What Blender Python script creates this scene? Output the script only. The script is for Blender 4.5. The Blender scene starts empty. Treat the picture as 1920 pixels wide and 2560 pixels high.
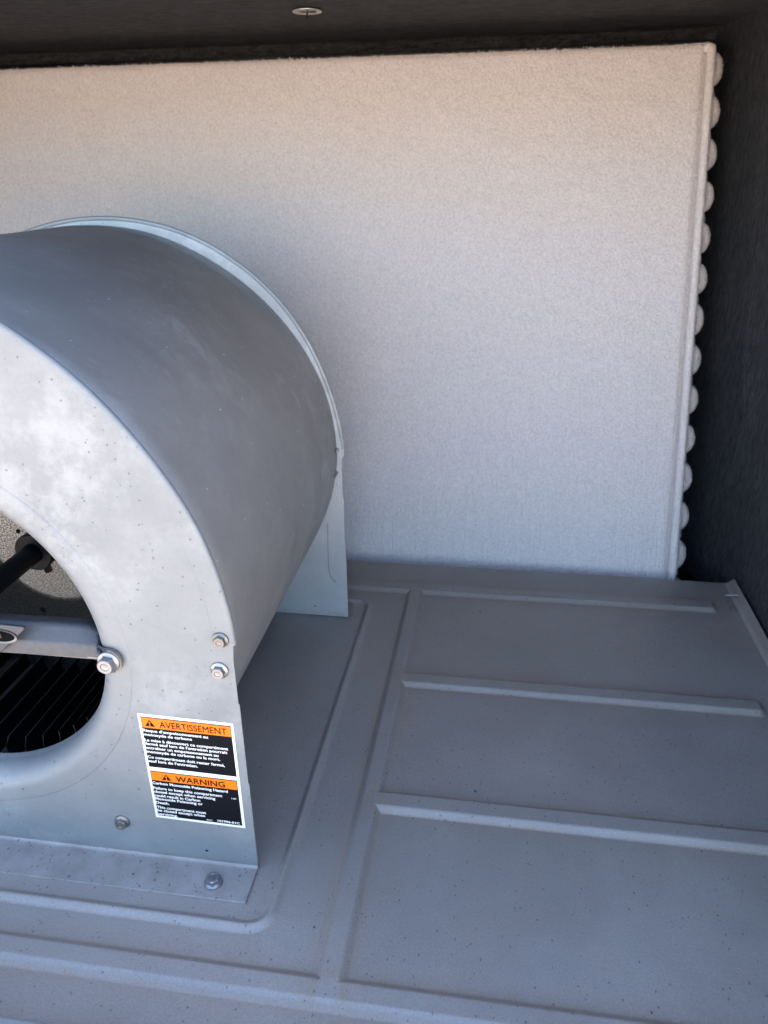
import bpy, bmesh, math, random
import numpy as np
from mathutils import Vector, Matrix, noise
random.seed(4); rng = np.random.RandomState(4)
S = bpy.context.scene
COL = S.collection
PI = math.pi

# ------------------------------------------------------------------ camera
cam_d = bpy.data.cameras.new("camera"); cam = bpy.data.objects.new("camera", cam_d); COL.objects.link(cam)
CX, CY, CZ = 0.17443737, -0.42833844, 0.52081270
right = Vector((0.98895098, 0.14774893, -0.01209172)); up = Vector((-0.04972502, 0.4074592, 0.91186864))
fwd = Vector((-0.13965449, 0.90119213, -0.41030399))
cam.matrix_world = Matrix(((right.x, up.x, -fwd.x, CX), (right.y, up.y, -fwd.y, CY), (right.z, up.z, -fwd.z, CZ), (0, 0, 0, 1)))
cam_d.sensor_fit = 'VERTICAL'; cam_d.sensor_height = 9.8; cam_d.sensor_width = 7.35
cam_d.lens = 1901.665 / 2560 * 9.8
cam_d.clip_start = 0.01; cam_d.clip_end = 2000
cam_d.dof.use_dof = True; cam_d.dof.focus_distance = 0.58; cam_d.dof.aperture_fstop = 3.4
S.camera = cam

# ------------------------------------------------------------------ sky, sun, exposure
SUN_EL, SUN_AZ = math.radians(50), math.radians(18)      # azimuth from +Y (behind the unit) towards +X
w = bpy.data.worlds.new("World"); S.world = w; w.use_nodes = True
nt = w.node_tree; nt.nodes.clear()
sky = nt.nodes.new('ShaderNodeTexSky'); sky.sky_type = 'NISHITA'; sky.sun_disc = False
sky.sun_elevation = SUN_EL; sky.sun_rotation = SUN_AZ; sky.dust_density = 1.8; sky.ozone_density = 1.3
bg = nt.nodes.new('ShaderNodeBackground'); bg.inputs[1].default_value = 0.14
wo = nt.nodes.new('ShaderNodeOutputWorld'); nt.links.new(sky.outputs[0], bg.inputs[0]); nt.links.new(bg.outputs[0], wo.inputs[0])
sd = bpy.data.lights.new("sun", 'SUN'); sd.energy = 5.0; sd.angle = math.radians(0.5); sd.color = (1.0, 0.93, 0.84)
sun = bpy.data.objects.new("sun", sd); COL.objects.link(sun)
tosun = Vector((math.sin(SUN_AZ) * math.cos(SUN_EL), math.cos(SUN_AZ) * math.cos(SUN_EL), math.sin(SUN_EL)))
sun.rotation_euler = tosun.to_track_quat('Z', 'Y').to_euler()
S.view_settings.view_transform = 'Standard'; S.view_settings.look = 'None'; S.view_settings.gamma = 1
S.view_settings.exposure = 2.9
S.view_settings.use_curve_mapping = False

# ------------------------------------------------------------------ node helper
class NT:
    def __init__(s, name):
        s.m = bpy.data.materials.new(name); s.m.use_nodes = True; s.t = s.m.node_tree
        s.b = s.t.nodes['Principled BSDF']; s.tc = s.t.nodes.new('ShaderNodeNewGeometry')
        s.pos = s.tc.outputs['Position']
    def n(s, k, **kw):
        x = s.t.nodes.new(k)
        for a, v in kw.items(): setattr(x, a, v)
        return x
    def link(s, a, b): s.t.links.new(a, b)
    def mapping(s, scale, src=None, rot=(0, 0, 0)):
        m = s.n('ShaderNodeMapping'); m.inputs['Scale'].default_value = scale; m.inputs['Rotation'].default_value = rot
        s.link(src or s.pos, m.inputs['Vector']); return m.outputs[0]
    def noise(s, scale, detail=4, rough=.6, vec=None, dist=0):
        x = s.n('ShaderNodeTexNoise'); x.inputs['Scale'].default_value = scale; x.inputs['Detail'].default_value = detail
        x.inputs['Roughness'].default_value = rough; x.inputs['Distortion'].default_value = dist
        s.link(vec or s.pos, x.inputs['Vector']); return x.outputs['Fac']
    def voro(s, scale, feature='F1', out='Distance', vec=None, rand=1):
        x = s.n('ShaderNodeTexVoronoi', feature=feature); x.inputs['Scale'].default_value = scale
        x.inputs['Randomness'].default_value = rand
        s.link(vec or s.pos, x.inputs['Vector']); return x.outputs[out]
    def ramp(s, f, stops):
        r = s.n('ShaderNodeValToRGB'); e = r.color_ramp.elements
        while len(e) < len(stops): e.new(.5)
        for q, (p, c) in zip(e, stops):
            q.position = p; q.color = (c, c, c, 1) if not isinstance(c, tuple) else (*c, 1)
        s.link(f, r.inputs[0]); return r.outputs[0]
    def mix(s, f, a, b, mode='MIX'):
        x = s.n('ShaderNodeMix', data_type='RGBA', blend_type=mode)
        for i, v in ((0, f), (6, a), (7, b)):
            if isinstance(v, (int, float)): x.inputs[i].default_value = v if i == 0 else (v, v, v, 1)
            elif isinstance(v, tuple): x.inputs[i].default_value = (*v, 1)
            else: s.link(v, x.inputs[i])
        return x.outputs[2]
    def math(s, op, a, b=0.0, c=None):
        x = s.n('ShaderNodeMath', operation=op)
        for i, v in enumerate((a, b) if c is None else (a, b, c)):
            if isinstance(v, (int, float)): x.inputs[i].default_value = v
            else: s.link(v, x.inputs[i])
        return x.outputs[0]
    def sep(s, src=None):
        x = s.n('ShaderNodeSeparateXYZ'); s.link(src or s.pos, x.inputs[0]); return x.outputs
    def bump(s, h, dist, strength=1.0, prev=None):
        x = s.n('ShaderNodeBump'); x.inputs['Distance'].default_value = dist; x.inputs['Strength'].default_value = strength
        s.link(h, x.inputs['Height'])
        if prev is not None: s.link(prev, x.inputs['Normal'])
        return x.outputs[0]
    def set(s, color=None, rough=None, metal=None, normal=None, **kw):
        for k, v in (('Base Color', color), ('Roughness', rough), ('Metallic', metal), ('Normal', normal)):
            if v is None: continue
            if isinstance(v, (int, float)): s.b.inputs[k].default_value = v
            elif isinstance(v, tuple): s.b.inputs[k].default_value = (*v, 1)
            else: s.link(v, s.b.inputs[k])
        for k, v in kw.items(): s.b.inputs[k.replace('_', ' ')].default_value = v
        return s.m

def specks(n, scale, size, dens):
    """dirt specks: small dark dots, kept only in some cells"""
    vec = n.mapping((1, .72, 1), rot=(.2, .3, .5))
    wob = n.noise(scale * 2.6, 3)
    d = n.voro(scale, vec=vec)
    d = n.math('ADD', d, n.math('MULTIPLY', n.math('SUBTRACT', wob, .5), size * 2.6))
    v = n.n('ShaderNodeTexVoronoi'); v.inputs['Scale'].default_value = scale; n.link(vec, v.inputs['Vector'])
    r = n.sep(v.outputs['Color'])[0]
    sz = n.math('MULTIPLY', n.math('MULTIPLY', r, r), size)
    dot = n.math('LESS_THAN', d, sz)
    patch = n.ramp(n.noise(7, 2), [(.38, 0), (.62, 1)])
    keep = n.math('GREATER_THAN', n.math('ADD', n.sep(v.outputs['Color'])[1], n.math('MULTIPLY', patch, .22)), 1.12 - dens)
    return n.math('MULTIPLY', dot, keep)

def galvanized(name, c0, c1, metal, rough, speck=.25, dirt=0.0, mott=1.0):
    n = NT(name)
    big = n.ramp(n.noise(9, 6, .62, dist=.4), [(.36, 0), (.64, 1)])
    col = n.mix(big, c0, c1)
    blotch = n.ramp(n.noise(26, 8, .72), [(.46, 0), (.60, 1)])
    blotch = n.math('MULTIPLY', n.math('MULTIPLY', blotch, n.ramp(n.noise(6, 2), [(.40, 0), (.62, 1)])), .56 * mott)
    col = n.mix(blotch, col, tuple(min(1, v * 1.38 + .03) for v in c1))
    span = n.voro(260, out='Color'); sp = n.sep(span)[0]
    col = n.mix(n.math('MULTIPLY', sp, .10), col, tuple(v * .72 for v in c0))
    grain = n.noise(900, 3, .7)
    col = n.mix(n.math('MULTIPLY', n.math('SUBTRACT', grain, .35), .32), col, tuple(v * .6 for v in c0))
    if dirt:
        P = n.sep()
        low = n.ramp(n.math('MULTIPLY', P[2], 18.0), [(0.0, 1), (.06, .6), (.16, .12), (.30, 0)])
        dn = n.ramp(n.noise(30, 6, .7), [(.35, 0), (.7, 1)])
        f = n.math('MULTIPLY', n.math('MULTIPLY', low, n.math('ADD', dn, .25)), dirt)
        col = n.mix(f, col, (.14, .10, .075))
    if speck:
        sk = specks(n, 330, .34, speck)
        col = n.mix(n.math('MULTIPLY', sk, .62), col, (.06, .055, .05))
        sk = specks(n, 120, .13, speck * .8)
        col = n.mix(n.math('MULTIPLY', sk, .8), col, (.05, .045, .04))
    rg = n.math('ADD', n.math('MULTIPLY', n.noise(40, 5, .7), .22), rough - .11)
    b = n.bump(n.noise(700, 3, .6), .00025, .5)
    b = n.bump(n.noise(14, 3, .5), .004, .35, b)
    return n.set(col, rg, metal, b)

M = {}
M['plate'] = galvanized('galvanized_plate', (.172, .184, .192), (.208, .218, .222), .12, .52, speck=.22, dirt=.7)
M['flange'] = galvanized('galvanized_flange', (.30, .285, .275), (.35, .325, .31), .15, .6, speck=.75, dirt=.6, mott=.3)
M['wrap'] = galvanized('galvanized_wrap', (.31, .30, .292), (.37, .358, .347), .50, .55, speck=0, mott=.5)
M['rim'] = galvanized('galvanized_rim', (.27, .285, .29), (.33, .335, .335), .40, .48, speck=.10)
M['ring'] = galvanized('inlet_ring_metal', (.178, .190, .200), (.205, .215, .220), .15, .5, speck=.20)
M['plate_far'] = galvanized('brightened_galvanized_plate', (.44, .46, .47), (.52, .53, .53), .30, .45, speck=.1, dirt=.3)  # same sheet as the near plate, stronger light put into its colour

def dusty(m):
    n = NT.__new__(NT); n.m = m; n.t = m.node_tree; n.b = n.t.nodes['Principled BSDF']
    n.pos = n.t.nodes.new('ShaderNodeNewGeometry').outputs['Position']
    src = n.b.inputs['Base Color'].links[0].from_socket
    d = specks(n, 170, .13, .30)
    c = n.mix(n.math('MULTIPLY', d, .7), src, (.85, .85, .85))
    sm_ = n.ramp(n.noise(22, 7, .75, vec=n.mapping((1, 1, .6), rot=(.3, .5, 0)), dist=1.2), [(.55, 0), (.68, 1)])
    sm_ = n.math('MULTIPLY', sm_, n.ramp(n.noise(5, 2), [(.48, 0), (.60, .32)]))
    c = n.mix(sm_, c, (.62, .62, .63)); n.link(c, n.b.inputs['Base Color'])
dusty(M['wrap'])
def mat_disc():
    n = NT('wheel_disc_metal')
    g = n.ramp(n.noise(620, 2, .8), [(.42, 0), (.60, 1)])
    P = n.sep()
    m = n.ramp(n.math('ADD', n.math('MULTIPLY', n.math('ADD', n.math('MULTIPLY', P[2], -1.0), .27), 6.0), n.math('MULTIPLY', n.noise(20, 4), .3)), [(.35, 1), (.9, .25)])  # fades the bright grain downwards: shade of the lower disc put into its colour
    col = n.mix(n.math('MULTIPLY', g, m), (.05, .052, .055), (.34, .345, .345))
    b = n.bump(n.noise(500, 2, .8), .0004, .6)
    return n.set(col, .36, .85, b)
M['disc'] = mat_disc()

def mat_simple(name, c, rough, metal=0, ns=200, nb=.0002, var=.25):
    n = NT(name); f = n.noise(ns, 4, .7)
    col = n.mix(n.math('MULTIPLY', f, var), c, tuple(v * .45 for v in c))
    rg = n.math('ADD', n.math('MULTIPLY', n.noise(60, 4), .2), rough - .1)
    return n.set(col, rg, metal, n.bump(f, nb, .6))
M['zinc'] = mat_simple('zinc_screw_metal', (.30, .30, .315), .36, .85, 300, .0002, .4)
M['oldzinc'] = mat_simple('weathered_screw_metal', (.26, .25, .235), .42, .8, 300, .0003, .8)
M['black'] = mat_simple('black_shaft_steel', (.006, .0065, .008), .42, .0)
M['blade'] = mat_simple('black_blade', (.0025, .0025, .0032), .7, 0)
for k_ in ('black', 'blade'): M[k_].node_tree.nodes['Principled BSDF'].inputs['Specular IOR Level'].default_value = .12
M['blade_edge'] = mat_simple('blade_cut_edge', (.05, .045, .042), .5, .3)
M['arm'] = mat_simple('cast_bracket_metal', (.085, .088, .098), .48, .4, 220, .0006, .75)
M['armedge'] = mat_simple('bracket_edge_metal', (.20, .185, .175), .4, .5, 160, .0004, .3)
M['rust'] = mat_simple('rusty_bolt', (.30, .22, .16), .5, .6, 400, .0006, .7)
M['hole'] = mat_simple('dark_hole', (.004, .004, .005), .8)
M['hole'].node_tree.nodes['Principled BSDF'].inputs['Specular IOR Level'].default_value = .05
M['white'] = mat_simple('label_white', (.70, .705, .70), .35, 0, 90, .00005, .06)
M['ink'] = mat_simple('label_black', (.003, .0035, .006), .6, 0, 90, .00005, .1)
M['ink'].node_tree.nodes['Principled BSDF'].inputs['Specular IOR Level'].default_value = .12
M['orange'] = mat_simple('label_orange', (.80, .165, .002), .35, 0, 90, .00005, .05)
M['thread'] = mat_simple('thread_steel', (.42, .40, .38), .35, .9, 300, .0002, .5)

def mat_pan():
    n = NT('painted_pan_sheet')
    big = n.noise(5, 5, .6, dist=.5)
    col = n.mix(n.ramp(big, [(.35, 0), (.65, 1)]), (.262, .232, .212), (.325, .290, .264))
    P = n.sep()
    # dusty tan film, heavier along the steps of the pressed ribs
    nz = n.sep(n.tc.outputs['Normal'])[2]
    dn = n.ramp(n.noise(16, 7, .7), [(.42, 0), (.72, 1)])
    col = n.mix(n.math('MULTIPLY', dn, .30), col, (.30, .24, .19))
    at = n.n('ShaderNodeAttribute', attribute_name='dust')
    dd = n.math('MULTIPLY', at.outputs['Fac'], n.ramp(n.noise(24, 5, .7), [(.3, .15), (.65, .6)]))
    col = n.mix(dd, col, (.30, .225, .165))
    fine = n.noise(620, 3, .75)
    col = n.mix(n.ramp(fine, [(.38, .30), (.62, 0)]), col, (.12, .115, .115))
    sk = specks(n, 300, .26, .52)
    col = n.mix(n.math('MULTIPLY', sk, .55), col, (.05, .045, .045))
    sk2 = specks(n, 80, .10, .28)
    col = n.mix(n.math('MULTIPLY', sk2, .8), col, (.06, .05, .05))
    # scratches
    sc = n.noise(60, 2, .5, vec=n.mapping((1, 14, 1), rot=(0, 0, .6)))
    sc = n.math('MULTIPLY', n.ramp(sc, [(.70, 0), (.76, 1)]), .25)
    col = n.mix(sc, col, (.42, .42, .43))
    rg = n.math('ADD', n.math('MULTIPLY', n.noise(25, 5, .7), .18), .36)
    b = n.bump(n.noise(560, 2, .6), .0003, .4)
    b = n.bump(n.noise(7, 3, .5), .012, .35, b)
    return n.set(col, rg, .12, b)
M['pan'] = mat_pan()

def mat_liner():
    n = NT('black_fibre_liner')
    v = n.mapping((1.0, 7, 1.0), rot=(0.05, 0, .06))
    st = n.noise(34, 6, .8, vec=v)
    v2 = n.mapping((1.2, 3.5, 1.2), rot=(-.08, 0, -.1)); st2 = n.noise(70, 6, .8, vec=v2)
    col = n.mix(n.ramp(n.math('MULTIPLY', n.math('ADD', st, st2), .5), [(.36, 0), (.66, 1)]), (.006, .006, .007), (.120, .120, .130))
    fib = n.ramp(n.noise(300, 2, .5, vec=n.mapping((1, 5, 2.2), rot=(.4, .2, .5))), [(.70, 0), (.78, 1)])
    col = n.mix(n.math('MULTIPLY', fib, .35), col, (.13, .12, .11))
    b = n.bump(n.math('ADD', st, st2), .006, 1.0)
    return n.set(col, .8, 0, b, **{'Specular_IOR_Level': .25})
M['liner'] = mat_liner()

def mat_back():
    n = NT('stained_back_sheet')
    f = n.ramp(n.noise(9, 6, .65, dist=.6), [(.45, 0), (.6, 1)])
    col = n.mix(f, (.004, .0045, .006), (.035, .028, .025))
    return n.set(col, .5, .2, n.bump(n.noise(60, 4), .002, .3))
M['back'] = mat_back()

def mat_frost(name, c0, c1, metal=0.0):
    n = NT(name)
    big = n.noise(5, 4, .6)
    col = n.mix(big, c0, c1)
    fi = n.noise(330, 3, .8, vec=n.mapping((1, 1, .8)))
    col = n.mix(n.ramp(fi, [(.36, .42), (.60, 0)]), col, tuple(v * .55 for v in c0))
    gl = n.ramp(n.noise(420, 1, .5), [(.70, 0), (.78, 1)])
    col = n.mix(n.math('MULTIPLY', gl, .5), col, (.95, .92, .88))
    fins = n.noise(120, 2, .6, vec=n.mapping((5.0, .15, .15)))
    low = n.ramp(n.sep()[2], [(.05, 1), (.42, 0)])
    col = n.mix(n.math('MULTIPLY', n.math('MULTIPLY', n.ramp(fins, [(.40, 1), (.60, 0)]), low), .12), col, tuple(v * .6 for v in c0))
    b = n.bump(n.math('ADD', fi, n.math('MULTIPLY', fins, low)), .0024, .8)
    b = n.bump(n.noise(180, 4, .7), .003, .35, b)
    return n.set(col, .7, metal, b)
M['frost'] = mat_frost('frosted_coil', (.88, .78, .74), (.91, .82, .785))
M['frost2'] = mat_frost('frosted_tube', (.62, .53, .50), (.68, .60, .56))
M['needle'] = mat_simple('frost_crystal', (.88, .81, .76), .5, 0, 90, .0001, .1)
M['outer'] = mat_simple('outer_cabinet_paint', (.32, .31, .29), .5, 0, 60, .0003, .2)
M['washer'] = mat_simple('bare_washer_steel', (.62, .60, .56), .35, .7, 120, .0004, .4)

# ------------------------------------------------------------------ object helpers
def link(o): COL.objects.link(o); return o
def thing(name, label, cat, loc, group=None):
    o = link(bpy.data.objects.new(name, None)); o.location = loc; o['label'] = label; o['category'] = cat
    o.empty_display_size = .02
    if group: o['group'] = group
    return o
def wloc(o):
    v = Vector((0, 0, 0))
    while o is not None: v += o.location; o = o.parent
    return v
def mesh(name, V, F, mat, parent=None, smooth=False, mats=None, fm=None, loc=None):
    """world-space verts -> one mesh object, local to its parent (or to loc)"""
    base = wloc(parent) if parent else Vector((0, 0, 0))
    L = Vector(loc) if loc is not None else base
    V = np.asarray(V, dtype=float) - np.array(L)
    me = bpy.data.meshes.new(name); me.from_pydata(V.tolist(), [], F if isinstance(F, list) else F.tolist())
    for m in (mats or [mat]): me.materials.append(m)
    if fm is not None: me.polygons.foreach_set('material_index', fm)
    if smooth: me.polygons.foreach_set('use_smooth', [True] * len(me.polygons))
    me.update()
    o = link(bpy.data.objects.new(name, me)); o.parent = parent; o.location = L - base
    return o
def recalc(o):
    bm = bmesh.new(); bm.from_mesh(o.data); bmesh.ops.recalc_face_normals(bm, faces=bm.faces); bm.to_mesh(o.data); bm.free(); return o
def autosmooth(o, deg=35):
    me = o.data; bm = bmesh.new(); bm.from_mesh(me)
    for f in bm.faces: f.smooth = True
    for e in bm.edges: e.smooth = not (len(e.link_faces) == 2 and e.calc_face_angle(0) > math.radians(deg))
    bm.to_mesh(me); bm.free(); return o
def boxvf(x0, x1, y0, y1, z0, z1):
    V = [(x, y, z) for x in (x0, x1) for y in (y0, y1) for z in (z0, z1)]
    F = [(0, 1, 3, 2), (4, 6, 7, 5), (0, 4, 5, 1), (2, 3, 7, 6), (0, 2, 6, 4), (1, 5, 7, 3)]
    return V, F
def box(name, b, mat, parent=None, bevel=0, loc=None):
    V, F = boxvf(*b); o = mesh(name, V, F, mat, parent, loc=loc); recalc(o)
    if bevel:
        bm = bmesh.new(); bm.from_mesh(o.data)
        bmesh.ops.bevel(bm, geom=bm.edges[:], offset=bevel, segments=3, affect='EDGES', profile=.5); bm.to_mesh(o.data); bm.free(); autosmooth(o)
    return o
def gridfaces(nu, nv, wrap=False):
    F = []
    for i in range(nu - 1):
        for j in range(nv if wrap else nv - 1):
            k = (j + 1) % nv
            F.append((i * nv + j, (i + 1) * nv + j, (i + 1) * nv + k, i * nv + k))
    return F
def tubevf(path, r, seg=10, close=True, radii=None):
    P = [Vector(p) for p in path]; V = []; N = None
    for i, p in enumerate(P):
        t = (P[min(i + 1, len(P) - 1)] - P[max(i - 1, 0)]).normalized()
        if N is None: N = t.orthogonal().normalized()
        N = (N - t * N.dot(t)).normalized(); B = t.cross(N)
        rr = radii[i] if radii else r
        for k in range(seg):
            a = 2 * PI * k / seg; V.append(tuple(p + (N * math.cos(a) + B * math.sin(a)) * rr))
    F = gridfaces(len(P), seg, True)
    if close: F.append(tuple(range(seg))); F.append(tuple(range(len(V) - seg, len(V)))[::-1])
    return V, F
def merge(parts):
    V = []; F = []
    for v, f in parts:
        k = len(V); V += list(v); F += [tuple(i + k for i in q) for q in f]
    return V, F
def lathe(prof, seg, c, axis='Y', flip=1):
    """prof: (radius, offset along the axis)"""
    V = []
    for r, h in prof:
        for k in range(seg):
            a = 2 * PI * k / seg
            if axis == 'Y': V.append((c[0] + r * math.cos(a), c[1] + h, c[2] + r * math.sin(a)))
            else: V.append((c[0] + r * math.cos(a), c[1] + r * math.sin(a), c[2] + h))
    return V, gridfaces(len(prof), seg, True)
def sheet(name, outer, holes, y, th, mat, parent, bev=.0003):
    """flat sheet-metal plate in the XZ plane with round holes, real thickness th centred at y"""
    cu = bpy.data.curves.new(name, 'CURVE'); cu.dimensions = '2D'; cu.fill_mode = 'BOTH'; cu.extrude = th / 2 - bev; cu.bevel_depth = bev; cu.bevel_resolution = 1
    def spl(pts):
        s = cu.splines.new('POLY'); s.points.add(len(pts) - 1)
        for q, p in zip(s.points, pts): q.co = (p[0], p[1], 0, 1)
        s.use_cyclic_u = True
    spl(outer)
    for (cx, cz, r, n_) in holes: spl([(cx + r * math.cos(2 * PI * k / n_), cz - r * math.sin(2 * PI * k / n_)) for k in range(n_)])
    tmp = link(bpy.data.objects.new('tmp', cu)); dg = bpy.context.evaluated_depsgraph_get()
    me = bpy.data.meshes.new_from_object(tmp.evaluated_get(dg)); bpy.data.objects.remove(tmp); bpy.data.curves.remove(cu)
    base = wloc(parent)
    co = np.array([v.co[:] for v in me.vertices])
    # curve plane (x, y) -> world (x, z); its own z -> world y
    W_ = np.stack([co[:, 0], y + co[:, 2], co[:, 1]], 1) - np.array(base)
    me.vertices.foreach_set('co', W_.ravel()); me.flip_normals(); me.materials.clear(); me.materials.append(mat); me.update(); me.name = name
    o = link(bpy.data.objects.new(name, me)); o.parent = parent
    return o

# ------------------------------------------------------------------ ground outside the open unit
V = [(-400, -400, -.75), (400, -400, -.75), (400, 400, -.75), (-400, 400, -.75)]
n = NT('sunlit_roof_gravel')
col = n.mix(n.noise(3, 6, .7), (.44, .36, .29), (.57, .475, .385)); col = n.mix(n.ramp(n.voro(40), [(0, .4), (.5, 0)]), col, (.2, .17, .14))
gm = n.set(col, .9, 0, n.bump(n.noise(30, 5), .02, .5))
g = mesh('ground', V, [(0, 1, 2, 3)], gm); g['kind'] = 'structure'

W = 0.385          # distance between the two side plates of the blower
GX, GZ = -0.2365, 0.1999

# ------------------------------------------------------------------ base pan (pressed sheet)
pan = thing('base_pan', 'grey painted sheet metal pan with pressed raised ribs under the blower', 'base pan', (0.1, .2, 0))
XL, XR, YF, YB = -.80, .4935, -.150, .5374
raised = [(-1.2, .468, .4535, .4835), (.066, .0915, -.108, .470), (.078, .469, .2508, .2792), (.078, .470, .0690, .0975), (-1.2, .9, -.108, -.081)]
HR, SL = .0048, .0078
def band_lines(vals, lo, hi, coarse=.012):
    s = set()
    for v in vals:
        for k in range(-12, 13): s.add(round(v + k * .0009, 5))
    x = lo
    while x < hi: s.add(round(x, 5)); x += coarse
    s.add(lo); s.add(hi)
    a = sorted(v for v in s if lo <= v <= hi); out = [a[0]]
    for v in a[1:]:
        if v - out[-1] > .0005: out.append(v)
    out[-1] = hi
    return np.array(out)
xs = band_lines([.066 + .003, .0915 - .003, .468 - .003, .0225, .010, -.001], XL, XR)
ys = band_lines([-.108 + .003, -.081 - .003, .069 + .003, .0975 - .003, .2508 + .003, .2792 - .003, .4535 + .003, .4835 - .003, .4275, .415, -.053, -.040], YF, YB)
X, Y = np.meshgrid(xs, ys, indexing='ij')
def sm(t): t = np.clip(t, 0, 1); return t * t * (3 - 2 * t)
Z = np.zeros_like(X); DUST = np.zeros_like(X)
for x0, x1, y0, y1 in raised:
    cx, cy, hx, hy = (x0 + x1) / 2, (y0 + y1) / 2, (x1 - x0) / 2, (y1 - y0) / 2; r = .009
    qx, qy = np.abs(X - cx) - hx + r, np.abs(Y - cy) - hy + r
    d = np.hypot(np.maximum(qx, 0), np.maximum(qy, 0)) + np.minimum(np.maximum(qx, qy), 0) - r
    Z = np.maximum(Z, HR * sm(-d / SL)); DUST = np.maximum(DUST, np.where(d > -SL * .6, np.exp(-np.maximum(d, 0) / .006), 0))
bx0, bx1, by0, by1 = -1.1, .0225, -.0530, .4275
cx, cy, hx, hy = (bx0 + bx1) / 2, (by0 + by1) / 2, (bx1 - bx0) / 2, (by1 - by0) / 2; r = .017
qx, qy = np.abs(X - cx) - hx + r, np.abs(Y - cy) - hy + r
d = np.abs(np.hypot(np.maximum(qx, 0), np.maximum(qy, 0)) + np.minimum(np.maximum(qx, qy), 0) - r)
Z = np.maximum(Z, .0036 * sm(1 - d / .0062))
Z += .0006 * np.sin(X * 9 + 1) * np.sin(Y * 11)          # sheet never quite flat
Z[:, -1] = 0; Z[-1, :] = 0
V = np.stack([X.ravel(), Y.ravel(), Z.ravel()], 1)
nu, nv = X.shape
I = np.arange(nu * nv).reshape(nu, nv)
F = np.stack([I[:-1, :-1], I[1:, :-1], I[1:, 1:], I[:-1, 1:]], -1).reshape(-1, 4)
po = mesh('pan_sheet', V, F, M['pan'], pan, smooth=True)
at = po.data.attributes.new('dust', 'FLOAT', 'POINT'); at.data.foreach_set('value', DUST.ravel())
# rear edge folds down
prof = [(0, 0), (.0015, -.0004), (.0026, -.0015), (.003, -.003), (.003, -.035)]
V = [(x, YB + a, b) for x in (XL, XR) for a, b in prof]
mesh('rear_fold', V, gridfaces(2, 5), M['pan'], pan, smooth=True)
# right-hand upturned edge, its far corner cut at a slant
prof = [(0, 0), (.0006, .0012), (.0018, .0030), (.0028, .0055), (.0036, .020), (.0044, .0203), (.0044, .001)]
V = []
for k, y in enumerate(np.linspace(YF, YB, 30)):
    for a, b in prof:
        zz = b; f = 1.0
        yy = y
        if k == 29: yy = YB - b * 1.25
        V.append((XR + a, yy, zz))
mesh('edge_flange', V, gridfaces(30, len(prof)), M['pan'], pan, smooth=False)
autosmooth(pan.children[-1], 40)
# front rail of the pan
V, F = boxvf(-.80, .50, -.185, -.150, -.03, .0195)
o = box('front_rail', (-.80, .50, -.190, -.1502, -.03, .0195), M['rim'], pan, bevel=.003)
# self-drilling screw poking through the far corner of the pan edge, with its shavings
def screw_vf(p, dirv, L, r, turns=7):
    d_ = Vector(dirv).normalized(); path = []; rad = []
    steps = turns * 10
    for i in range(steps + 1):
        t = i / steps; path.append(Vector(p) + d_ * L * t)
        core = r * .72 if t < .72 else r * .72 * max(.08, (1 - t) / .28)
        rad.append(core + (r * .3 * max(0, math.sin(2 * PI * t * turns)) if t < .8 else 0))
    return tubevf(path, r, 12, True, rad)
v, f = screw_vf((.499, .4865, .0115), (-1, -.06, -.06), .019, .0024, 8)
mesh('screw_tip', v, f, M['thread'], pan, smooth=True)
parts = []
for k in range(16):
    p = Vector((.4865 + random.gauss(0, .0035), .472 + random.gauss(0, .007), .0008)); path = []; a0 = random.uniform(0, 6)
    for i in range(7): path.append(p + Vector((math.cos(a0 + i * .9) * .0011, math.sin(a0 + i * .9) * .0013, i * .0003)))
    parts.append(tubevf(path, .00035, 4))
v, f = merge(parts); o = mesh('metal_shavings', v, f, M['thread'], pan); o['kind'] = 'stuff'

# ------------------------------------------------------------------ blower housing
bl = thing('blower_housing', 'galvanized steel blower housing with curved scroll wrap and warning label on the grey pan', 'blower', (GX, W / 2, 0))
near_t = [(4.8, .2378), (10, .2384), (15.5, .2396), (21.8, .2422), (28.1, .2446), (33.5, .2460), (37.8, .2470), (42.8, .2496), (49.3, .2531), (55.7, .2565), (60.9, .2592), (65.2, .2622), (74, .267), (84, .2715), (93, .2745), (105, .2795), (120, .288), (140, .302), (160, .318), (180, .336)]
far_t = [(4.8, .2395), (7.3, .2410), (14.7, .2422), (26.2, .2466), (38.6, .2546), (50.8, .2623), (63.2, .2685), (74, .2738), (84, .2766), (93, .2789), (100.2, .2812), (110.6, .2842), (125, .291), (140, .302), (160, .318), (180, .336)]
wrap_t = [(-4.4, .2280), (10.6, .2340), (20, .2385), (31, .2425), (40.7, .2455), (52.2, .2498), (62, .2540), (70.7, .2586), (81.5, .2652), (95.5, .2718), (108, .2800), (117.6, .2862), (130, .292), (145, .301), (160, .312), (180, .329)]
def smooth_tab(tab, a):
    A, R_ = zip(*tab); return float(np.mean([np.interp(a + q, A, R_) for q in (-5, -2.5, 0, 2.5, 5)])) if A[0] + 5 < a < A[-1] - 5 else float(np.interp(a, A, R_))
def pol(a, r): return (GX + r * math.cos(math.radians(a)), GZ + r * math.sin(math.radians(a)))
def outline(tab):
    a0 = tab[0][0]
    arc = [pol(a, smooth_tab(tab, a)) for a in np.linspace(a0, 180, 120)]
    rightside = [(0, .001), (0, .0905), (-.0006, .0910), (-.0006, .166), (-.0014, .1665), (-.0014, .205)]
    x0 = arc[0][0]
    return rightside + [(min(-.0004, x0), arc[0][1] - .003)] + arc + [(arc[-1][0], .001)]
holes = [(-.0424, .0135, .0017, 14), (-.4300, .0135, .0017, 14)]
on = outline(near_t)
side = sheet('side_plate', on, [(GX, GZ, .1550, 120)] + holes, -.0006, .0012, M['plate'], bl)
off = outline(far_t)
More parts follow.
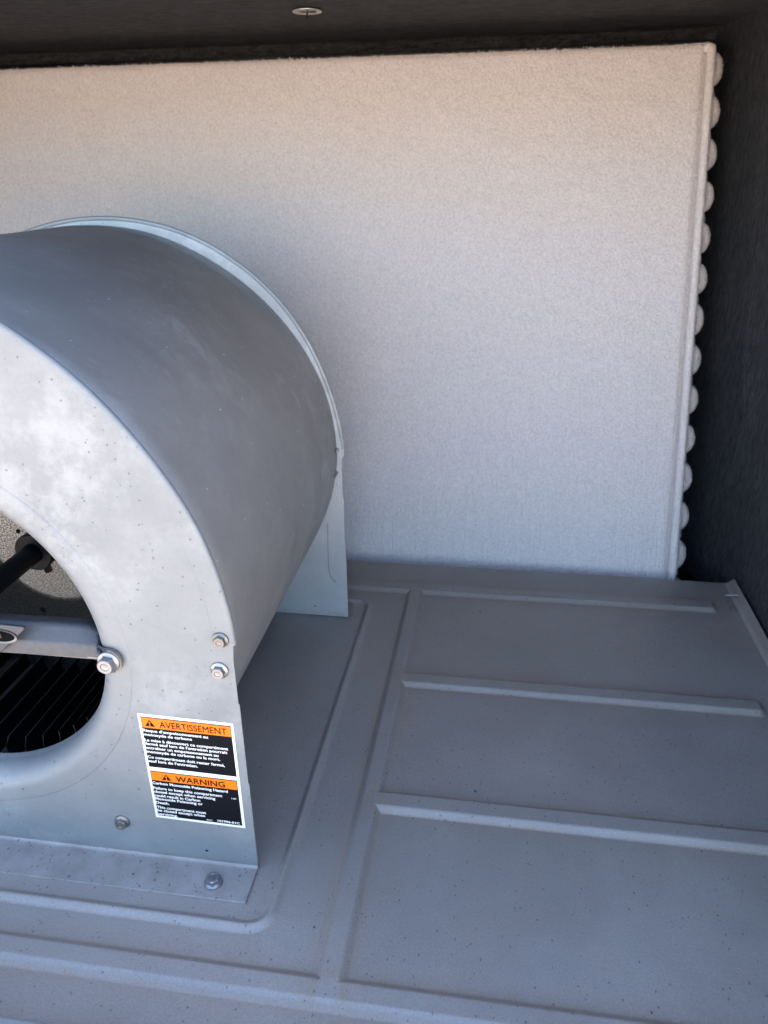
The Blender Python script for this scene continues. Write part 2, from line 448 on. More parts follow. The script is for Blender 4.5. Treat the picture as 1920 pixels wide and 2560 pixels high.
side2 = sheet('side_plate', off, [(GX, GZ, .1277, 120)] + holes + [(-.0207, .030, .0006, 8)], W + .0006, .0012, M['plate_far'], bl)
for o in (side, side2): autosmooth(o, 30)

def flange(sgn, y0):
    # bend radius then flat foot, running outwards from the plate
    xs_ = np.linspace(-.572, 0, 90); prof = [(0, .0040), (.0002, .0022), (.0012, .0008), (.003, .0003)]
    prof += [(t, .0007) for t in np.linspace(.008, .0333, 8)] + [(.0336, .0003), (.0336, -.0012)]
    V = []
    for x in xs_:
        for a, b in prof:
            wob = .0004 * noise.noise(Vector((x * 20, a * 60, 3)))
            V.append((x, y0 + sgn * a, .0012 + b + wob * (a > .005)))
    return V, gridfaces(len(xs_), len(prof))
v, f = flange(-1, -.0009); autosmooth(recalc(mesh('mounting_flange', v, f, M['flange'], bl)), 50)
v, f = flange(1, W + .0009); autosmooth(recalc(mesh('mounting_flange', v, f, M['flange'], bl)), 50)

# folded rim along the scroll edge of each plate: a flat strip plus a rolled outer bead
def rim(tab, y0, sgn, a_from, wid, roll):
    A = np.linspace(a_from, 180, 150); V = []; prof = []
    prof.append((-wid, .0002)); prof.append((-wid + .0005, .0011)); prof.append((-roll * 1.4, .0012))
    for t in np.linspace(0, 1, 8):
        an = PI * (.5 - t * 1.15); prof.append((-roll * .2 + roll * math.cos(an), .0012 - roll + roll * math.sin(an)))
    for i, a in enumerate(A):
        r = smooth_tab(tab, a)
        wf = 1.0 if i > 2 else .8
        for dr, h in prof:
            x, z = pol(a, r + dr * wf); V.append((x, y0 - sgn * h, z))
    return V, gridfaces(len(A), len(prof))
v, f = rim(near_t, -.0012, 1, 4.4, .0135, .0026); autosmooth(recalc(mesh('rim_flange', v, f, M['plate'], bl)), 45)
v, f = rim(far_t, W, 1, 6.6, .0034, .0014); autosmooth(recalc(mesh('rim_flange', v, f, M['rim'], bl)), 45)

# scroll wrap between the plates
pw = [(-.0966, .0008), (-.0852, .0215), (-.0738, .0430), (-.0620, .0650), (-.0510, .0857), (-.0404, .1063), (-.0302, .1250), (-.0212, .1440), (-.0146, .1630), (-.0102, .1822)]
for a in np.linspace(0, 180, 90): pw.append(pol(a, smooth_tab(wrap_t, a)))
pw += [(pw[-1][0], .1), (pw[-1][0], .001)]
# resample smoothly
pw = np.array(pw)
for _ in range(3): pw[1:12] = (pw[0:11] + 2 * pw[1:12] + pw[2:13]) / 4
yy = np.linspace(.0004, W - .0004, 16); V = []
for (x, z) in pw:
    for y in yy:
        s_ = .0007 * noise.noise(Vector((x * 6, y * 7, z * 6)))
        d_ = Vector((x - GX, 0, z - GZ)).normalized(); V.append((x + d_.x * s_, y, z + d_.z * s_))
wrap = mesh('scroll_wrap', V, gridfaces(len(pw), len(yy)), M['wrap'], bl, smooth=True)
recalc(wrap); sol = wrap.modifiers.new('thickness', 'SOLIDIFY'); sol.thickness = .001; sol.offset = -1
# pressed stiffening mark on the far plate
path = [(-.0207, W - .0002, .132), (-.0217, W - .0002, .100), (-.0222, W - .0002, .070), (-.0205, W - .0002, .059), (-.0145, W - .0002, .0511)]
v, f = tubevf(path, .0005, 6); mesh('pressed_mark', v, f, M['plate'], bl, smooth=True)

# inlet ring: annular collar seated in the plate, rolling inwards to the throat
prof = [(.1566, -.0012), (.1560, -.0016), (.1550, -.0017), (.1500, -.0017), (.1450, -.0017)]
for t in np.linspace(0, 1, 16)[1:]:
    an = t * PI / 2; prof.append((.1450 - .0165 * math.sin(an), -.0017 + .0206 * (1 - math.cos(an))))
prof += [(.1277, .0215), (.1277, .0232), (.1287, .0232)]
v, f = lathe(prof, 160, (GX, 0, GZ)); ring = autosmooth(recalc(mesh('inlet_ring', v, f, M['ring'], bl)), 50)
v, f = lathe([(.1564, 0), (.1564, .0008), (.1277, .010)], 96, (GX, W, GZ)); mesh('inlet_ring', v, f, M['rim'], bl, smooth=True)

# hex flange bolts: origin at the seat, axis = local -Y after rotation
def bolt_meshes(wr, hr, hh, shank, mat):
    """returns (head mesh, washer mesh) built along +Z"""
    V = []; rings = []
    def ringp(r, z, hexa, n_=24):
        out = []
        for k in range(n_):
            a = 2 * PI * k / n_
            if hexa > 0:
                q = (a + PI / 6) % (PI / 3) - PI / 6; rh = r * math.cos(PI / 6) / math.cos(q); rr = rh * hexa + r * .93 * (1 - hexa)
            else: rr = r
            out.append((rr * math.cos(a), rr * math.sin(a), z))
        return out
    prof = [(hr, .0008, 1), (hr, hh * .80, 1), (hr * .93, hh * .93, .5), (hr * .82, hh, 0), (hr * .50, hh, 0), (hr * .44, hh - hr * .10, 0), (hr * .12, hh - hr * .13, 0)]
    for r_, z_, h_ in prof: V += ringp(r_, z_, h_)
    F = gridfaces(len(prof), 24, True); F.append(tuple(range(len(V) - 24, len(V))))
    sv, sf = screw_vf((0, 0, .0005), (0, 0, -1), shank, hr * .42, 7)
    V, F = merge([(V, F), (sv, sf)])
    me = bpy.data.meshes.new('bolt'); me.from_pydata([tuple(p) for p in V], [], F); me.materials.append(mat)
    wv, wf = lathe([(.0001, .0022), (hr * .9, .0022), (wr * .80, .0016), (wr * .95, .0012), (wr, .0006), (wr, -.0002)], 32, (0, 0, 0), 'Z')
    mw = bpy.data.meshes.new('washer'); mw.from_pydata(wv, [], wf); mw.materials.append(mat)
    for m_ in (me, mw):
        bm = bmesh.new(); bm.from_mesh(m_); bmesh.ops.remove_doubles(bm, verts=bm.verts[:], dist=1e-6); bmesh.ops.recalc_face_normals(bm, faces=bm.faces)
        for fa in bm.faces: fa.smooth = True
        for e in bm.edges: e.smooth = not (len(e.link_faces) == 2 and e.calc_face_angle(0) > .6)
        bm.to_mesh(m_); bm.free()
    return me, mw
def add_bolt(parent, loc, mm, axis, spin=0, name='bolt', label=None, washer=True):
    o = link(bpy.data.objects.new(name, mm[0])); o.parent = parent; o.location = Vector(loc) - wloc(parent)
    q = Vector(axis).to_track_quat('Z', 'Y'); o.rotation_mode = 'QUATERNION'
    o.rotation_quaternion = q @ Matrix.Rotation(spin, 3, 'Z').to_quaternion()
    if washer:
        w_ = link(bpy.data.objects.new('washer', mm[1])); w_.parent = o
    if label: o['label'] = label
    return o
bm_small = bolt_meshes(.0060, .0046, .0046, .016, M['oldzinc'])
bm_mid = bolt_meshes(.0068, .0050, .0052, .015, M['zinc'])
bm_old = bolt_meshes(.0066, .0050, .0052, .012, M['oldzinc'])
bm_base = bolt_meshes(.0074, .0060, .0062, .012, M['zinc'])
add_bolt(bl, (-.0082, -.0024, .2226), bm_small, (0, -1, 0), .2)
add_bolt(bl, (-.0122, -.0012, .1958), bm_mid, (0, -1, 0), .5)
add_bolt(bl, (-.1120, -.0012, .0362), bm_old, (.05, -1, 0), .1)
bb = add_bolt(bl, (-.0310, -.0205, .0022), bm_base, (0, 0, 1), .25)
# screws driven from outside the far plate: only their tips show on this side
for (p, L) in (((-.0045, W, .2268), .011), ((-.0072, W, .1985), .020)):
    v, f = screw_vf((p[0], W, p[2]), (-.05, -1, -.05), L, .0021, 7); o = mesh('screw_tip', v, f, M['thread'], bl, smooth=True)

# bearing bracket across the inlet
arm_y = lambda t: .0075 + .0195 * t ** .7            # t = 0 at the shaft, 1 near the ring
V = []; N_ = 34
cs = [(-.0125, .0020), (-.0132, .0110), (-.0122, .0128), (-.0030, .0118), (-.0012, .0108), (.0000, .0098), (.0072, .0060), (.0090, .0045), (.0097, .0020), (.0097, -.004)]
for i in range(N_):
    t = i / (N_ - 1); x = -.252 + t * (.252 - .1085)
    e = max(0, (t - .84) / .16); sc = math.sqrt(max(0, 1 - e * e)) if e > 0 else 1
    cz = .1995 - .0035 * (e ** 2); fl = 1 - .55 * e ** 2
    for (dz, dy) in cs:
        top = 1 if dz > 0 else 0
        V.append((x, .0265 - dy - .004 * (1 - t) + e * e * .001, cz + dz * (1 if not top else (1 - .75 * e ** 2.2))))
arm = mesh('bearing_arm', V, gridfaces(N_, len(cs)), M['arm'], bl); recalc(arm)
autosmooth(arm, 50); s_ = arm.modifiers.new('thickness', 'SOLIDIFY'); s_.thickness = .0022; s_.offset = 0
box('lower_edge', (-.252, -.1110, .0125, .0150, .1852, .1878), M['armedge'], arm, bevel=.0008)
# foot tab bent onto the ring, holding the bolt
V = []; n_ = 28; tab = []
for k in range(n_):
    a = 2 * PI * k / n_; r_ = .0098; px = r_ * math.cos(a); pz = r_ * math.sin(a)
    if px < 0: px *= 1.7
    tab.append((px, pz))
V = [(-.0940 + a, -.0058 + (max(0, -a - .004) * .9), .1985 + b) for a, b in tab] + [(-.0940 + a, -.0030 + (max(0, -a - .004) * .9), .1985 + b) for a, b in tab]
F = [tuple(range(n_)), tuple(range(n_, 2 * n_))[::-1]] + [(k, (k + 1) % n_, n_ + (k + 1) % n_, n_ + k) for k in range(n_)]
tabo = mesh('foot_tab', V, F, M['armedge'], arm); recalc(tabo)
# web joining the arm to the tab
V = []
for i in range(8):
    t = i / 7
    for s_ in (-1, 1):
        V.append((-.1150 + .014 * t, .0190 - .0220 * t * t * (3 - 2 * t), .1955 + .0025 * t + s_ * (.0092 - .001 * t) - .001))
web = mesh('foot_web', V, gridfaces(8, 2), M['arm'], arm, smooth=True); m_ = web.modifiers.new('t', 'SOLIDIFY'); m_.thickness = .0022; m_.offset = 0
add_bolt(arm, (-.0940, -.0058, .1985), bolt_meshes(.0085, .0066, .0072, .014, M['zinc']), (.02, -1, .0), .35)
# strap plate of the bearing lying on the arm, with a slot showing the bolt behind
cu_out = [(-.250, .2145), (-.1668, .2130), (-.1662, .2118), (-.1900, .1895), (-.1935, .1880), (-.250, .1880)]
strap = sheet('bearing_strap', cu_out, [], .0085, .0024, M['arm'], bl, .0006)
slot = [(.012 * math.cos(a) + (.008 if math.cos(a) > 0 else -.008), .0048 * math.sin(a)) for a in np.linspace(0, 2 * PI, 32, endpoint=False)]
V = [(-.1950 + a, .0070, .2040 + b) for a, b in slot] + [(-.1950 + a * 1.12, .0063, .2040 + b * 1.25) for a, b in slot]
mesh('slot_lip', V, [(k, (k + 1) % 32, 32 + (k + 1) % 32, 32 + k) for k in range(32)], M['armedge'], strap, smooth=True)
mesh('slot', [(-.1950 + a, .0069, .2040 + b) for a, b in slot], [tuple(range(32))], M['hole'], strap)
v, f = tubevf([(-.205, .0066, .2020), (-.186, .0066, .2062)], .0032, 12); mesh('slot_bolt', v, f, M['rust'], strap, smooth=True)

# ------------------------------------------------------------------ warning label on the near plate
LTL, LTR, LBL = Vector((-.0817, 0, .1501)), Vector((-.0069, 0, .1486)), Vector((-.0815, 0, .0457))
LU, LV = LTR - LTL, LBL - LTL
def lp(u, v, lift): q = LTL + LU * u + LV * v; return (q.x, -.0014 - lift, q.z)
def lquad(name, u0, u1, v0, v1, lift, mat, parent): return mesh(name, [lp(u0, v0, lift), lp(u1, v0, lift), lp(u1, v1, lift), lp(u0, v1, lift)], [(3, 2, 1, 0)], mat, parent)
label = mesh('warning_label', [lp(0, 0, .0002), lp(1, 0, .0002), lp(1, 1, .0002), lp(0, 1, .0002), lp(0, 0, -.0001), lp(1, 0, -.0001), lp(1, 1, -.0001), lp(0, 1, -.0001)],
             [(3, 2, 1, 0), (0, 1, 5, 4), (1, 2, 6, 5), (2, 3, 7, 6), (3, 0, 4, 7)], M['white'], bl)
label['label'] = 'white bordered sticker with orange AVERTISSEMENT and WARNING bands over black text panels'
lquad('black_panel', .027, .973, .024, .492, .0003, M['ink'], label)
lquad('black_panel', .027, .970, .530, .978, .0003, M['ink'], label)
lquad('orange_band', .033, .967, .031, .122, .0004, M['orange'], label)
lquad('orange_band', .033, .964, .537, .620, .0004, M['orange'], label)
for (a, b, c_, t, bo) in ((.066, .172, .118, .046, .106), (.144, .252, .198, .552, .607)):
    mesh('hazard_triangle', [lp(a, bo, .0005), lp(b, bo, .0005), lp(c_, t, .0005)], [(0, 1, 2)], M['ink'], label)
    h = bo - t
    V = [lp(c_ - .010, t + h * .30, .0006), lp(c_ + .010, t + h * .30, .0006), lp(c_ + .005, t + h * .68, .0006), lp(c_ - .005, t + h * .68, .0006)]
    ci = [lp(c_ + .008 * math.cos(k), bo - h * .16 + .0056 * math.sin(k), .0006) for k in np.linspace(0, 2 * PI, 10, endpoint=False)]
    mesh('exclamation_mark', V + ci, [(0, 1, 2, 3), tuple(range(4, 14))], M['orange'], label)
def text(s, u0, u1, vb, cap, mat, bold=.02):
    cu = bpy.data.curves.new('t', 'FONT'); cu.body = s; cu.size = 1; cu.offset = bold; cu.resolution_u = 3
    o = link(bpy.data.objects.new('t', cu)); dg = bpy.context.evaluated_depsgraph_get(); me = bpy.data.meshes.new_from_object(o.evaluated_get(dg))
    bpy.data.objects.remove(o); bpy.data.curves.remove(cu)
    co = np.array([v.co[:] for v in me.vertices]); x0, x1 = co[:, 0].min(), co[:, 0].max()
    base = wloc(label); out = []
    for c_ in co:
        q = lp(u0 + (c_[0] - x0) / (x1 - x0) * (u1 - u0), vb - c_[1] / .729 * cap, .0007); out += [q[0] - base.x, q[1] - base.y, q[2] - base.z]
    me.vertices.foreach_set('co', out); me.materials.clear(); me.materials.append(mat); me.update(); me.name = 'lettering'
    link(bpy.data.objects.new('lettering', me)).parent = label
text('AVERTISSEMENT', .222, .925, .106, .058, M['ink'], 0)
text('WARNING', .300, .835, .607, .054, M['ink'], .012)
for s, a, b, v_ in (("Risque d'empoisonnement au", .033, .722, .157), ('monoxyde de carbone', .033, .547, .194), ('La mise à découvert ce compartiment', .034, .919, .246), ("fermé sauf lors de l'entretien pourrait", .033, .906, .281),
                    ('entraîner un empoisonnement au', .033, .808, .318), ('monoxyde de carbone ou la mort.', .033, .820, .354), ('Ce compartiment doit rester fermé,', .033, .862, .405), ("sauf lors de l'entretien.", .033, .568, .443),
                    ('Carbon Monoxide Poisoning Hazard', .033, .858, .656), ('Failure to keep this compartment', .033, .791, .706), ('closed except when servicing', .033, .710, .742), ('could result in Carbon', .033, .538, .780),
                    ('Monoxide Poisoning or', .033, .561, .813), ('Death.', .033, .184, .852), ('This compartment must', .033, .583, .899), ('be closed except when', .033, .567, .931), ('servicing.', .033, .256, .968)):
    text(s, a, b, v_, .0262, M['white'], .022)
text('SRC', .577, .645, .964, .014, M['white'], .006); text('101996-01C', .702, .946, .962, .021, M['white'], .03); text('16F', .889, .943, .714, .014, M['white'], .006)
# raised EL mark on the base bolt
def marking(s, c, size, rot, mat, parent):
    cu = bpy.data.curves.new('t', 'FONT'); cu.body = s; cu.size = size; cu.extrude = .0002; cu.align_x = 'CENTER'; cu.align_y = 'CENTER'; cu.offset = .0001
    o = link(bpy.data.objects.new('t', cu)); dg = bpy.context.evaluated_depsgraph_get(); me = bpy.data.meshes.new_from_object(o.evaluated_get(dg))
    bpy.data.objects.remove(o); bpy.data.curves.remove(cu); me.materials.clear(); me.materials.append(mat); me.name = 'head_marking'
    o = link(bpy.data.objects.new('head_marking', me)); o.parent = parent; o.location = c; o.rotation_euler = (0, 0, rot); return o
mk = marking('EL', (0, 0, .0061), .0056, 0, M['zinc'], bb)

# ------------------------------------------------------------------ blower wheel inside
WX, WZ = GX, .2035
wh = thing('squirrel_cage_fan', 'dark squirrel cage wheel on a black shaft inside the round inlet of the blower', 'fan', (WX, .165, WZ))
prof = [(.012, -.002), (.060, -.002), (.0635, -.0032), (.067, -.0005), (.120, 0), (.156, 0)]
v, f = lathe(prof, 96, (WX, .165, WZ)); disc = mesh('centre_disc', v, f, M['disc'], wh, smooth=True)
v, f = lathe([(.0095, -.030), (.0172, -.030), (.0180, -.029), (.0180, -.004), (.021, -.003), (.0215, .0)], 48, (WX, .163, WZ + .003)); autosmooth(recalc(mesh('hub', v, f, M['black'], wh)), 35)
v, f = tubevf([(WX, -.02, WZ + .003), (WX, .34, WZ + .003)], .0092, 40); mesh('shaft', v, f, M['black'], wh, smooth=False); autosmooth(wh.children[-1], 50)
v, f = tubevf([(WX + .004, .142, WZ - .012), (WX + .006, .142, WZ - .0205)], .0036, 6); mesh('set_screw', v, f, M['black'], wh)
for (a, r_, q) in ((-109, .0792, .0032), (158, .0341, .0022), (-49, .0792, .003)):
    ca = math.radians(a); c_ = (GX + r_ * math.cos(ca), .1646 if r_ > .07 else .1622, GZ + r_ * math.sin(ca))
    v, f = lathe([(.00001, 0), (q, 0)], 16, c_); mesh('rivet_hole', v, f, M['hole'], wh)
# blade: forward-curved strip, its inner edge lighter
bme = None
for k in range(48):
    a = math.radians(7.5 * k + 1.5)
    if bme is None:
        V = []; F = []; fm = []
        ch = [(.1300, 0), (.1345, -.0018), (.1400, -.0048), (.1460, -.0050), (.1515, -.0025), (.1555, .0018)]; th = .0007
        for y in (.042, .16, .345):
            for r_, t_ in ch: V.append((r_, y - .165, t_ - th / 2)); V.append((r_, y - .165, t_ + th / 2))
        nc = len(ch) * 2
        for j in range(2):
            for i in range(len(ch) - 1):
                b0 = j * nc + i * 2
                F.append((b0, b0 + 2, b0 + nc + 2, b0 + nc)); F.append((b0 + 1, b0 + nc + 1, b0 + nc + 3, b0 + 3)); fm += [0, 0]
            F.append((j * nc, (j + 1) * nc, (j + 1) * nc + 1, j * nc + 1)); fm.append(1)
        for i in range(len(ch) - 1): F.append((i * 2, i * 2 + 1, i * 2 + 3, i * 2 + 2)); fm.append(1)
        bme = bpy.data.meshes.new('blade'); bme.from_pydata(V, [], F); bme.materials.append(M['blade']); bme.materials.append(M['blade_edge']); bme.polygons.foreach_set('material_index', fm)
    o = link(bpy.data.objects.new('blade', bme)); o.parent = wh; o.rotation_euler = (0, -a, 0)
for y in (.042, .345):
    v, f = lathe([(.150, y - .001), (.160, y - .001), (.161, y + .004), (.158, y + .006)], 96, (WX, 0, WZ)); mesh('end_ring', v, f, M['blade'], wh, smooth=True)

# ------------------------------------------------------------------ frosted coil behind
XC, YC, ZC, TY, CW = .4381, .5674, .6682, .3355, -.0148
coil = thing('evaporator_coil', 'tilted coil slab coated in beige frost standing behind the blower', 'coil', (0, .60, -.05))
tl = math.hypot(1, TY); nrm = Vector((0, -1 / tl, TY / tl))
def C(u, z, n_=0.0):
    """u metres left of the coil's right edge, z height, n_ metres towards the viewer"""
    return Vector((XC - u * math.cos(CW), YC - u * math.sin(CW) + TY * z, z)) + nrm * n_
us = np.linspace(.0130, 1.19, 300); zs = np.linspace(-.05, ZC - .002, 190)
V = []
for u in us:
    for z in zs:
        p = C(u, z); d_ = .0009 * noise.noise(p * 60) + .0014 * noise.noise(p * 14)
        e = max(0, 1 - (ZC - z) / .006); d_ -= .004 * e * e
        e2 = max(0, 1 - (u - .0155) / .003); d_ -= .003 * e2
        e3 = max(0, 1 - (u - .0155) / .05) * max(0, 1 - (ZC - z) / .022); d_ += .0012 * e3
        q = C(u, z + (e * .0012 * noise.noise(p * 240) + (.0015 * e * max(0, 1 - (u - .0155) / .05))), d_); V.append(tuple(q))
I = np.arange(len(us) * len(zs)).reshape(len(us), len(zs))
F = np.stack([I[:-1, :-1], I[1:, :-1], I[1:, 1:], I[:-1, 1:]], -1).reshape(-1, 4)
face = mesh('coil_face', V, F, M['frost'], coil, smooth=True)
face['label'] = 'broad frosted front face of the coil'
def slab(u0, u1, z0, z1, n0, n1):
    V = [tuple(C(u, z, n_)) for u in (u0, u1) for n_ in (n0, n1) for z in (z0, z1)]
    return V, boxvf(0, 1, 0, 1, 0, 1)[1]
v, f = slab(.008, 1.19, -.05, ZC - .0032, -.090, -.0045); recalc(mesh('coil_core', v, f, M['frost2'], coil))
# rounded end strip (tube sheet edge)
V = []; zz = np.linspace(-.05, ZC - .0015, 260)
for z in zz:
    for k in range(12):
        a = PI * (k / 11) ; rx = .0056; c_ = C(.0062, z, -.001)
        j = .0005 * noise.noise(Vector((k * 1.3, z * 300, 0))) + .0004 * noise.noise(Vector((k * .7, z * 700, 5)))
        top = math.sqrt(max(0.0, 1 - max(0, (z - (ZC - .012)) / .006) ** 2)) if z > ZC - .012 else 1
        top = math.sqrt(max(0.0, 1 - max(0, (z - (ZC - .0075)) / .006) ** 2))
        V.append(tuple(c_ + Vector(((rx + j) * math.cos(a) * (.55 + .45 * top), 0, 0)) + nrm * ((.0058 + j) * math.sin(a) * (.5 + .5 * top))))
endst = mesh('end_strip', V, gridfaces(len(zz), 12), M['frost'], coil, smooth=True)
v, f = slab(.0010, .0190, -.05, ZC - .0030, -.085, -.0030); recalc(mesh('tube_sheet', v, f, M['frost2'], coil))
# return bends sticking out of the tube sheet
pitch, z0b = .0519, .6389
def bend_mesh():
    """frosted-over return bend: a flattened U whose middle is nearly filled with frost"""
    t_ = Vector((0, TY / tl, 1 / tl)); R_ = .0130; path = [Vector((-.012, 0, 0)) + t_ * R_]
    for k in range(15):
        a = PI / 2 - PI * k / 14; path.append(Vector((R_ * math.cos(a) * .50 - .002, 0, 0)) + t_ * (R_ * math.sin(a)))
    path.append(Vector((-.012, 0, 0)) - t_ * R_)
    v1_, f1_ = tubevf([tuple(p) for p in path], .0070, 22)
    V2 = []
    for i in range(13):
        th = PI * i / 12
        for j in range(20):
            ph = 2 * PI * j / 20
            p = Vector((.0045 * math.sin(th) * math.cos(ph) - .001, 0, 0)) + nrm * (.0040 * math.sin(th) * math.sin(ph)) + t_ * (.0095 * math.cos(th)); V2.append(tuple(p))
    V, F = merge([(v1_, f1_), (V2, gridfaces(13, 20, True))])
    V = [tuple(Vector(p) + Vector(p).normalized() * (.0009 * noise.noise(Vector(p) * 520) + .0006 * noise.noise(Vector(p) * 1400))) for p in V]
    me = bpy.data.meshes.new('return_bend'); me.from_pydata(V, [], F); me.materials.append(M['frost2']); me.polygons.foreach_set('use_smooth', [True] * len(F)); return me
bmsh = bend_mesh()
for row, (dn, dz_) in enumerate(((-.016, 0), (-.040, -pitch / 2), (-.064, 0))):
    for k in range(14):
        z = z0b + .004 - k * pitch + dz_
        if z < -.04: continue
        o = link(bpy.data.objects.new('return_bend', bmsh)); o.parent = coil; o.location = C(-.0020 + .003 * (row > 0), z, dn) - wloc(coil)
        o.scale = (1 + random.uniform(-.08, .08), 1, 1.10 + random.uniform(-.05, .05))
# lump of frost on the top corner
V = []
for i in range(15):
    for j in range(20):
        th, ph = PI * i / 14, 2 * PI * j / 20; k_ = 1 + .10 * noise.noise(Vector((i * .7, j * .9, 2)))
        V.append(tuple(C(.0095, ZC - .0050, -.0035) + Vector((.0078 * k_ * math.sin(th) * math.cos(ph), 0, .0062 * k_ * math.cos(th))) + nrm * (.0058 * k_ * math.sin(th) * math.sin(ph))))
mesh('corner_frost', V, gridfaces(15, 20, True), M['frost'], coil, smooth=True)
# frost crystals: tens of thousands of tiny slivers, longest near the top edge
def crystals(P, Nn, ln, wd, seed):
    r = np.random.RandomState(seed); n_ = len(P)
    dirs = Nn + r.normal(0, .55, (n_, 3)); dirs /= np.linalg.norm(dirs, axis=1)[:, None]
    sidev = np.cross(dirs, r.normal(0, 1, (n_, 3))); sidev /= np.linalg.norm(sidev, axis=1)[:, None]
    A = P + sidev * wd[:, None]; B = P - sidev * wd[:, None]; T = P + dirs * ln[:, None]
    V = np.stack([A, B, T], 1).reshape(-1, 3); F = np.arange(len(V)).reshape(-1, 3); return V, F
cn = 170000
u = rng.uniform(.0145, 1.15, cn); z = rng.uniform(0, 1, cn) ** .62 * (ZC)
P = np.stack([XC - u * math.cos(CW), YC - u * math.sin(CW) + TY * z, z], 1) - np.array(nrm) * .0006
tf = (z / ZC); ln = (.0008 + .0015 * tf) * rng.uniform(.4, 1.5, cn); wd = (.00022 + .00032 * tf) * rng.uniform(.6, 1.3, cn)
v1, f1 = crystals(P, np.tile(np.array(nrm), (cn, 1)), ln, wd, 1)
ct = 9000; u = rng.uniform(0.003, 1.18, ct)
P = np.array([C(a, ZC - .0015 + (.002 * max(0, 1 - (a - .01) / .05) if a > .01 else -.006), -.003) for a in u]); v2, f2 = crystals(P, np.tile((0, .15, 1.), (ct, 1)), rng.uniform(.0008, .0030, ct), rng.uniform(.0002, .0004, ct), 2)
ce = 12000; z = rng.uniform(0, ZC - .008, ce); a = rng.uniform(0, PI, ce)
P = np.array([C(.0062, q, -.001) for q in z]); Nn = np.stack([np.cos(a), -np.sin(a) * .9, np.sin(a) * .3], 1); P = P + Nn * .0052
v3, f3 = crystals(P, Nn, rng.uniform(.0006, .0016, ce), rng.uniform(.00015, .0003, ce), 3)
PB = []; NB = []
for k in range(14):
    z = z0b + .004 - k * pitch
    for q in range(900):
        a = rng.uniform(-PI / 2, PI / 2); b_ = rng.uniform(0, 2 * PI); R_ = .0130
        c_ = Vector((R_ * math.cos(a) * .50 - .002, 0, 0)) + Vector((0, TY / tl, 1 / tl)) * (R_ * math.sin(a))
        ax = (Vector((math.cos(a), 0, 0)) + Vector((0, TY / tl, 1 / tl)) * math.sin(a)).normalized()
        nn = ax * math.cos(b_) + nrm * math.sin(b_)
        PB.append(C(-.0020, z, -.016) + c_ + nn * .0068); NB.append(nn)
v4, f4 = crystals(np.array([tuple(p) for p in PB]), np.array([tuple(p) for p in NB]), rng.uniform(.0008, .0024, len(PB)), rng.uniform(.0002, .0004, len(PB)), 5)
V = np.concatenate([v1, v2, v3, v4]); F = np.concatenate([f1, f2 + len(v1), f3 + len(v1) + len(v2), f4 + len(v1) + len(v2) + len(v3)])
o = mesh('frost_crystals', V, F, M['needle'], coil); o['kind'] = 'stuff'

# ------------------------------------------------------------------ cabinet: side walls, ceiling, back
def wavy(name, org, du, dv, nu, nv, amp, freq, mat, parent=None, thick=.014, out=None, extra=None):
    V = []; N_ = Vector(out)
    for i in range(nu):
        for j in range(nv):
            p = Vector(org) + Vector(du) * (i / (nu - 1)) + Vector(dv) * (j / (nv - 1))
            h = amp * noise.noise(p * freq) + amp * .4 * noise.noise(p * freq * 3)
            if extra: h += extra(p)
            V.append(tuple(p - N_ * h))
    o = mesh(name, V, gridfaces(nu, nv), mat, parent, smooth=True); return o
CEIL = .700; CF = .03
wallr = thing('right_side_wall', 'black fibre lined cabinet wall standing to the right of the coil', 'wall', (.52, .4, -.05))
def crease(p):
    # long soft folds in the liner
    s_ = 0
    for (y0, z0, y1, z1, w_, a_) in ((.80, .14, .56, -.01, .006, .0022), (.63, .30, .51, .14, .007, .0025), (.70, .55, .60, .20, .010, .002), (.40, .5, .33, .1, .01, .002)):
        d_ = Vector((y1 - y0, z1 - z0)); L = d_.length; d_.normalize(); q = Vector((p.y - y0, p.z - z0)); t = q.dot(d_)
        if -.02 < t < L + .02:
            c_ = q.x * d_.y - q.y * d_.x; s_ += a_ * math.exp(-(c_ / w_) ** 2) * (1 if c_ > 0 else .2)
    fold = max(0, p.y - .560); bottom = max(0, 1 - (p.z + .06) / .9)
    return -abs(s_) - fold * (.115 + .03 * bottom)
wavy('liner', (.5025, -.16, -.06), (0, 1.13, 0), (0, 0, .775), 170, 120, .0022, 6, M['liner'], wallr, out=(-1, 0, 0), extra=crease)
box('outer_panel', (.512, .530, -.19, .97, -.75, .735), M['outer'], wallr, bevel=.001)
walll = thing('left_side_wall', 'black fibre lined cabinet wall on the far left side of the blower', 'wall', (-.82, .4, -.05))
box('outer_panel', (-.835, -.812, -.19, .97, -.75, .735), M['outer'], walll)
wavy('liner', (-.806, -.16, -.06), (0, 1.13, 0), (0, 0, .775), 60, 40, .002, 6, M['liner'], walll, out=(1, 0, 0))
ce_ = thing('ceiling_panel', 'black fibre lined top panel of the cabinet above the coil', 'ceiling panel', (-.15, .4, CEIL))
def edge(p):
    e = max(0, (p.y - .900) / .012); return -.010 * e * e
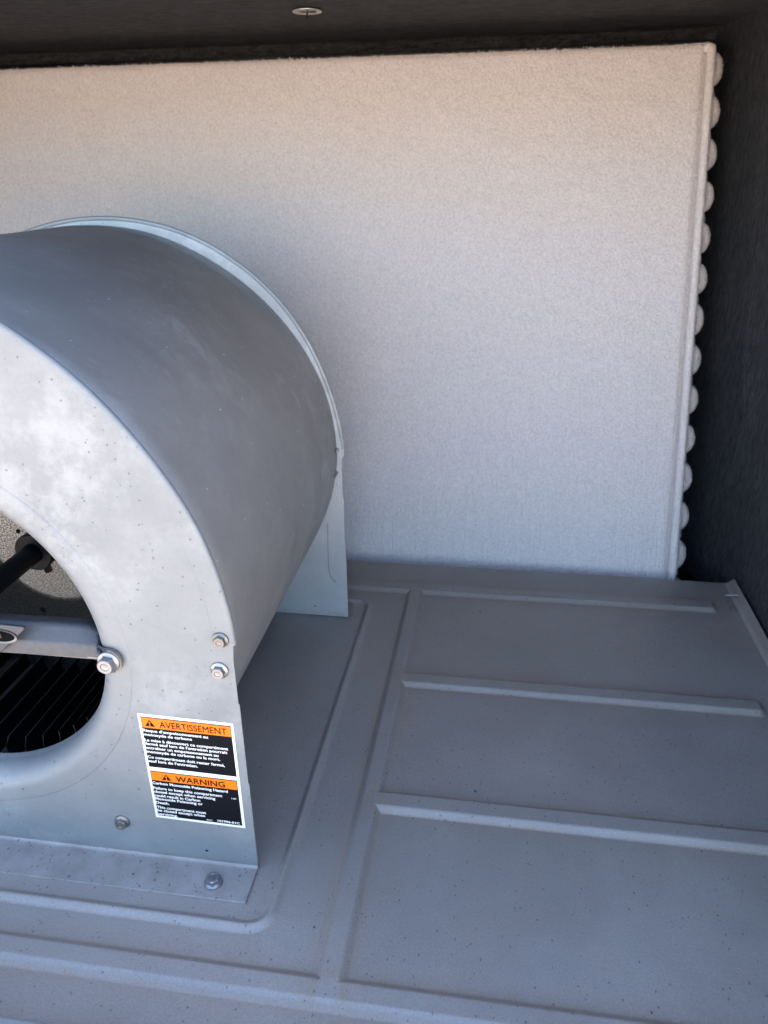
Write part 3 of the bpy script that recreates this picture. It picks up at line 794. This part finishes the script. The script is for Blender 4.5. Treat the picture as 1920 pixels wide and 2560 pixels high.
wavy('liner', (-.806, CF, CEIL), (1.309, 0, 0), (0, .914 - CF, 0), 200, 230, .0016, 7, M['liner'], ce_, out=(0, 0, -1), extra=edge)
box('outer_panel', (-.811, .511, CF - .004, .97, CEIL + .022, CEIL + .035), M['outer'], ce_)
# round retaining washer of the insulation pin
wx, wy = -.0770, .638
v, f = lathe([(.00001, -.0006), (.004, -.0008), (.010, -.0002), (.0165, -.0012), (.0180, -.0014), (.0180, -.0004)], 40, (wx, wy, CEIL - .002), 'Z'); o = recalc(mesh('retaining_washer', v, f, M['washer'], ce_, smooth=True))
o['label'] = 'round bare metal washer pinned into the black liner'
v, f = tubevf([(wx, wy, CEIL - .001), (wx - .001, wy + .001, CEIL - .010)], .0011, 8); mesh('pin', v, f, M['black'], o)
parts = []
for k in range(6):
    a = k * 1.1 + .3; parts.append(tubevf([(wx + .002 * math.cos(a), wy + .002 * math.sin(a), CEIL - .0036), (wx + .012 * math.cos(a + .3), wy + .012 * math.sin(a + .3), CEIL - .0032)], .0005, 4))
v, f = merge(parts); mesh('pin_barbs', v, f, M['black'], o)
# loose fibres hanging along the liner's rear edge
parts = []
for k in range(420):
    x = random.uniform(-.75, .49); p = Vector((x, .905 + random.gauss(0, .004), CEIL - .001)); L = random.uniform(.003, .010); path = []
    d_ = Vector((random.gauss(0, .6), random.gauss(0, .4), -1)).normalized()
    for i in range(4): path.append(p + d_ * L * i / 3 + Vector((math.sin(i * 1.3 + k), 0, 0)) * .0007)
    parts.append(tubevf([tuple(q) for q in path], .00016, 3, False))
v, f = merge(parts); o = mesh('loose_fibres', v, f, mat_simple('fibre', (.10, .09, .08), .7), ce_); o['kind'] = 'stuff'
bk = box('back_wall', (-.811, .511, .935, .950, -.70, CEIL + .02), M['back'], loc=(0, .94, -.05)); bk['kind'] = 'structure'
# under-floor closing panel so that no daylight enters from below
fl = box('lower_floor', (-.811, .511, -.149, .934, -.085, -.070), M['back'], loc=(0, .4, -.08)); fl['kind'] = 'structure'
fp = box('front_skirt', (-.811, .511, -.189, -.171, -.75, -.031), M['outer'], loc=(0, -.18, -.4)); fp['kind'] = 'structure'
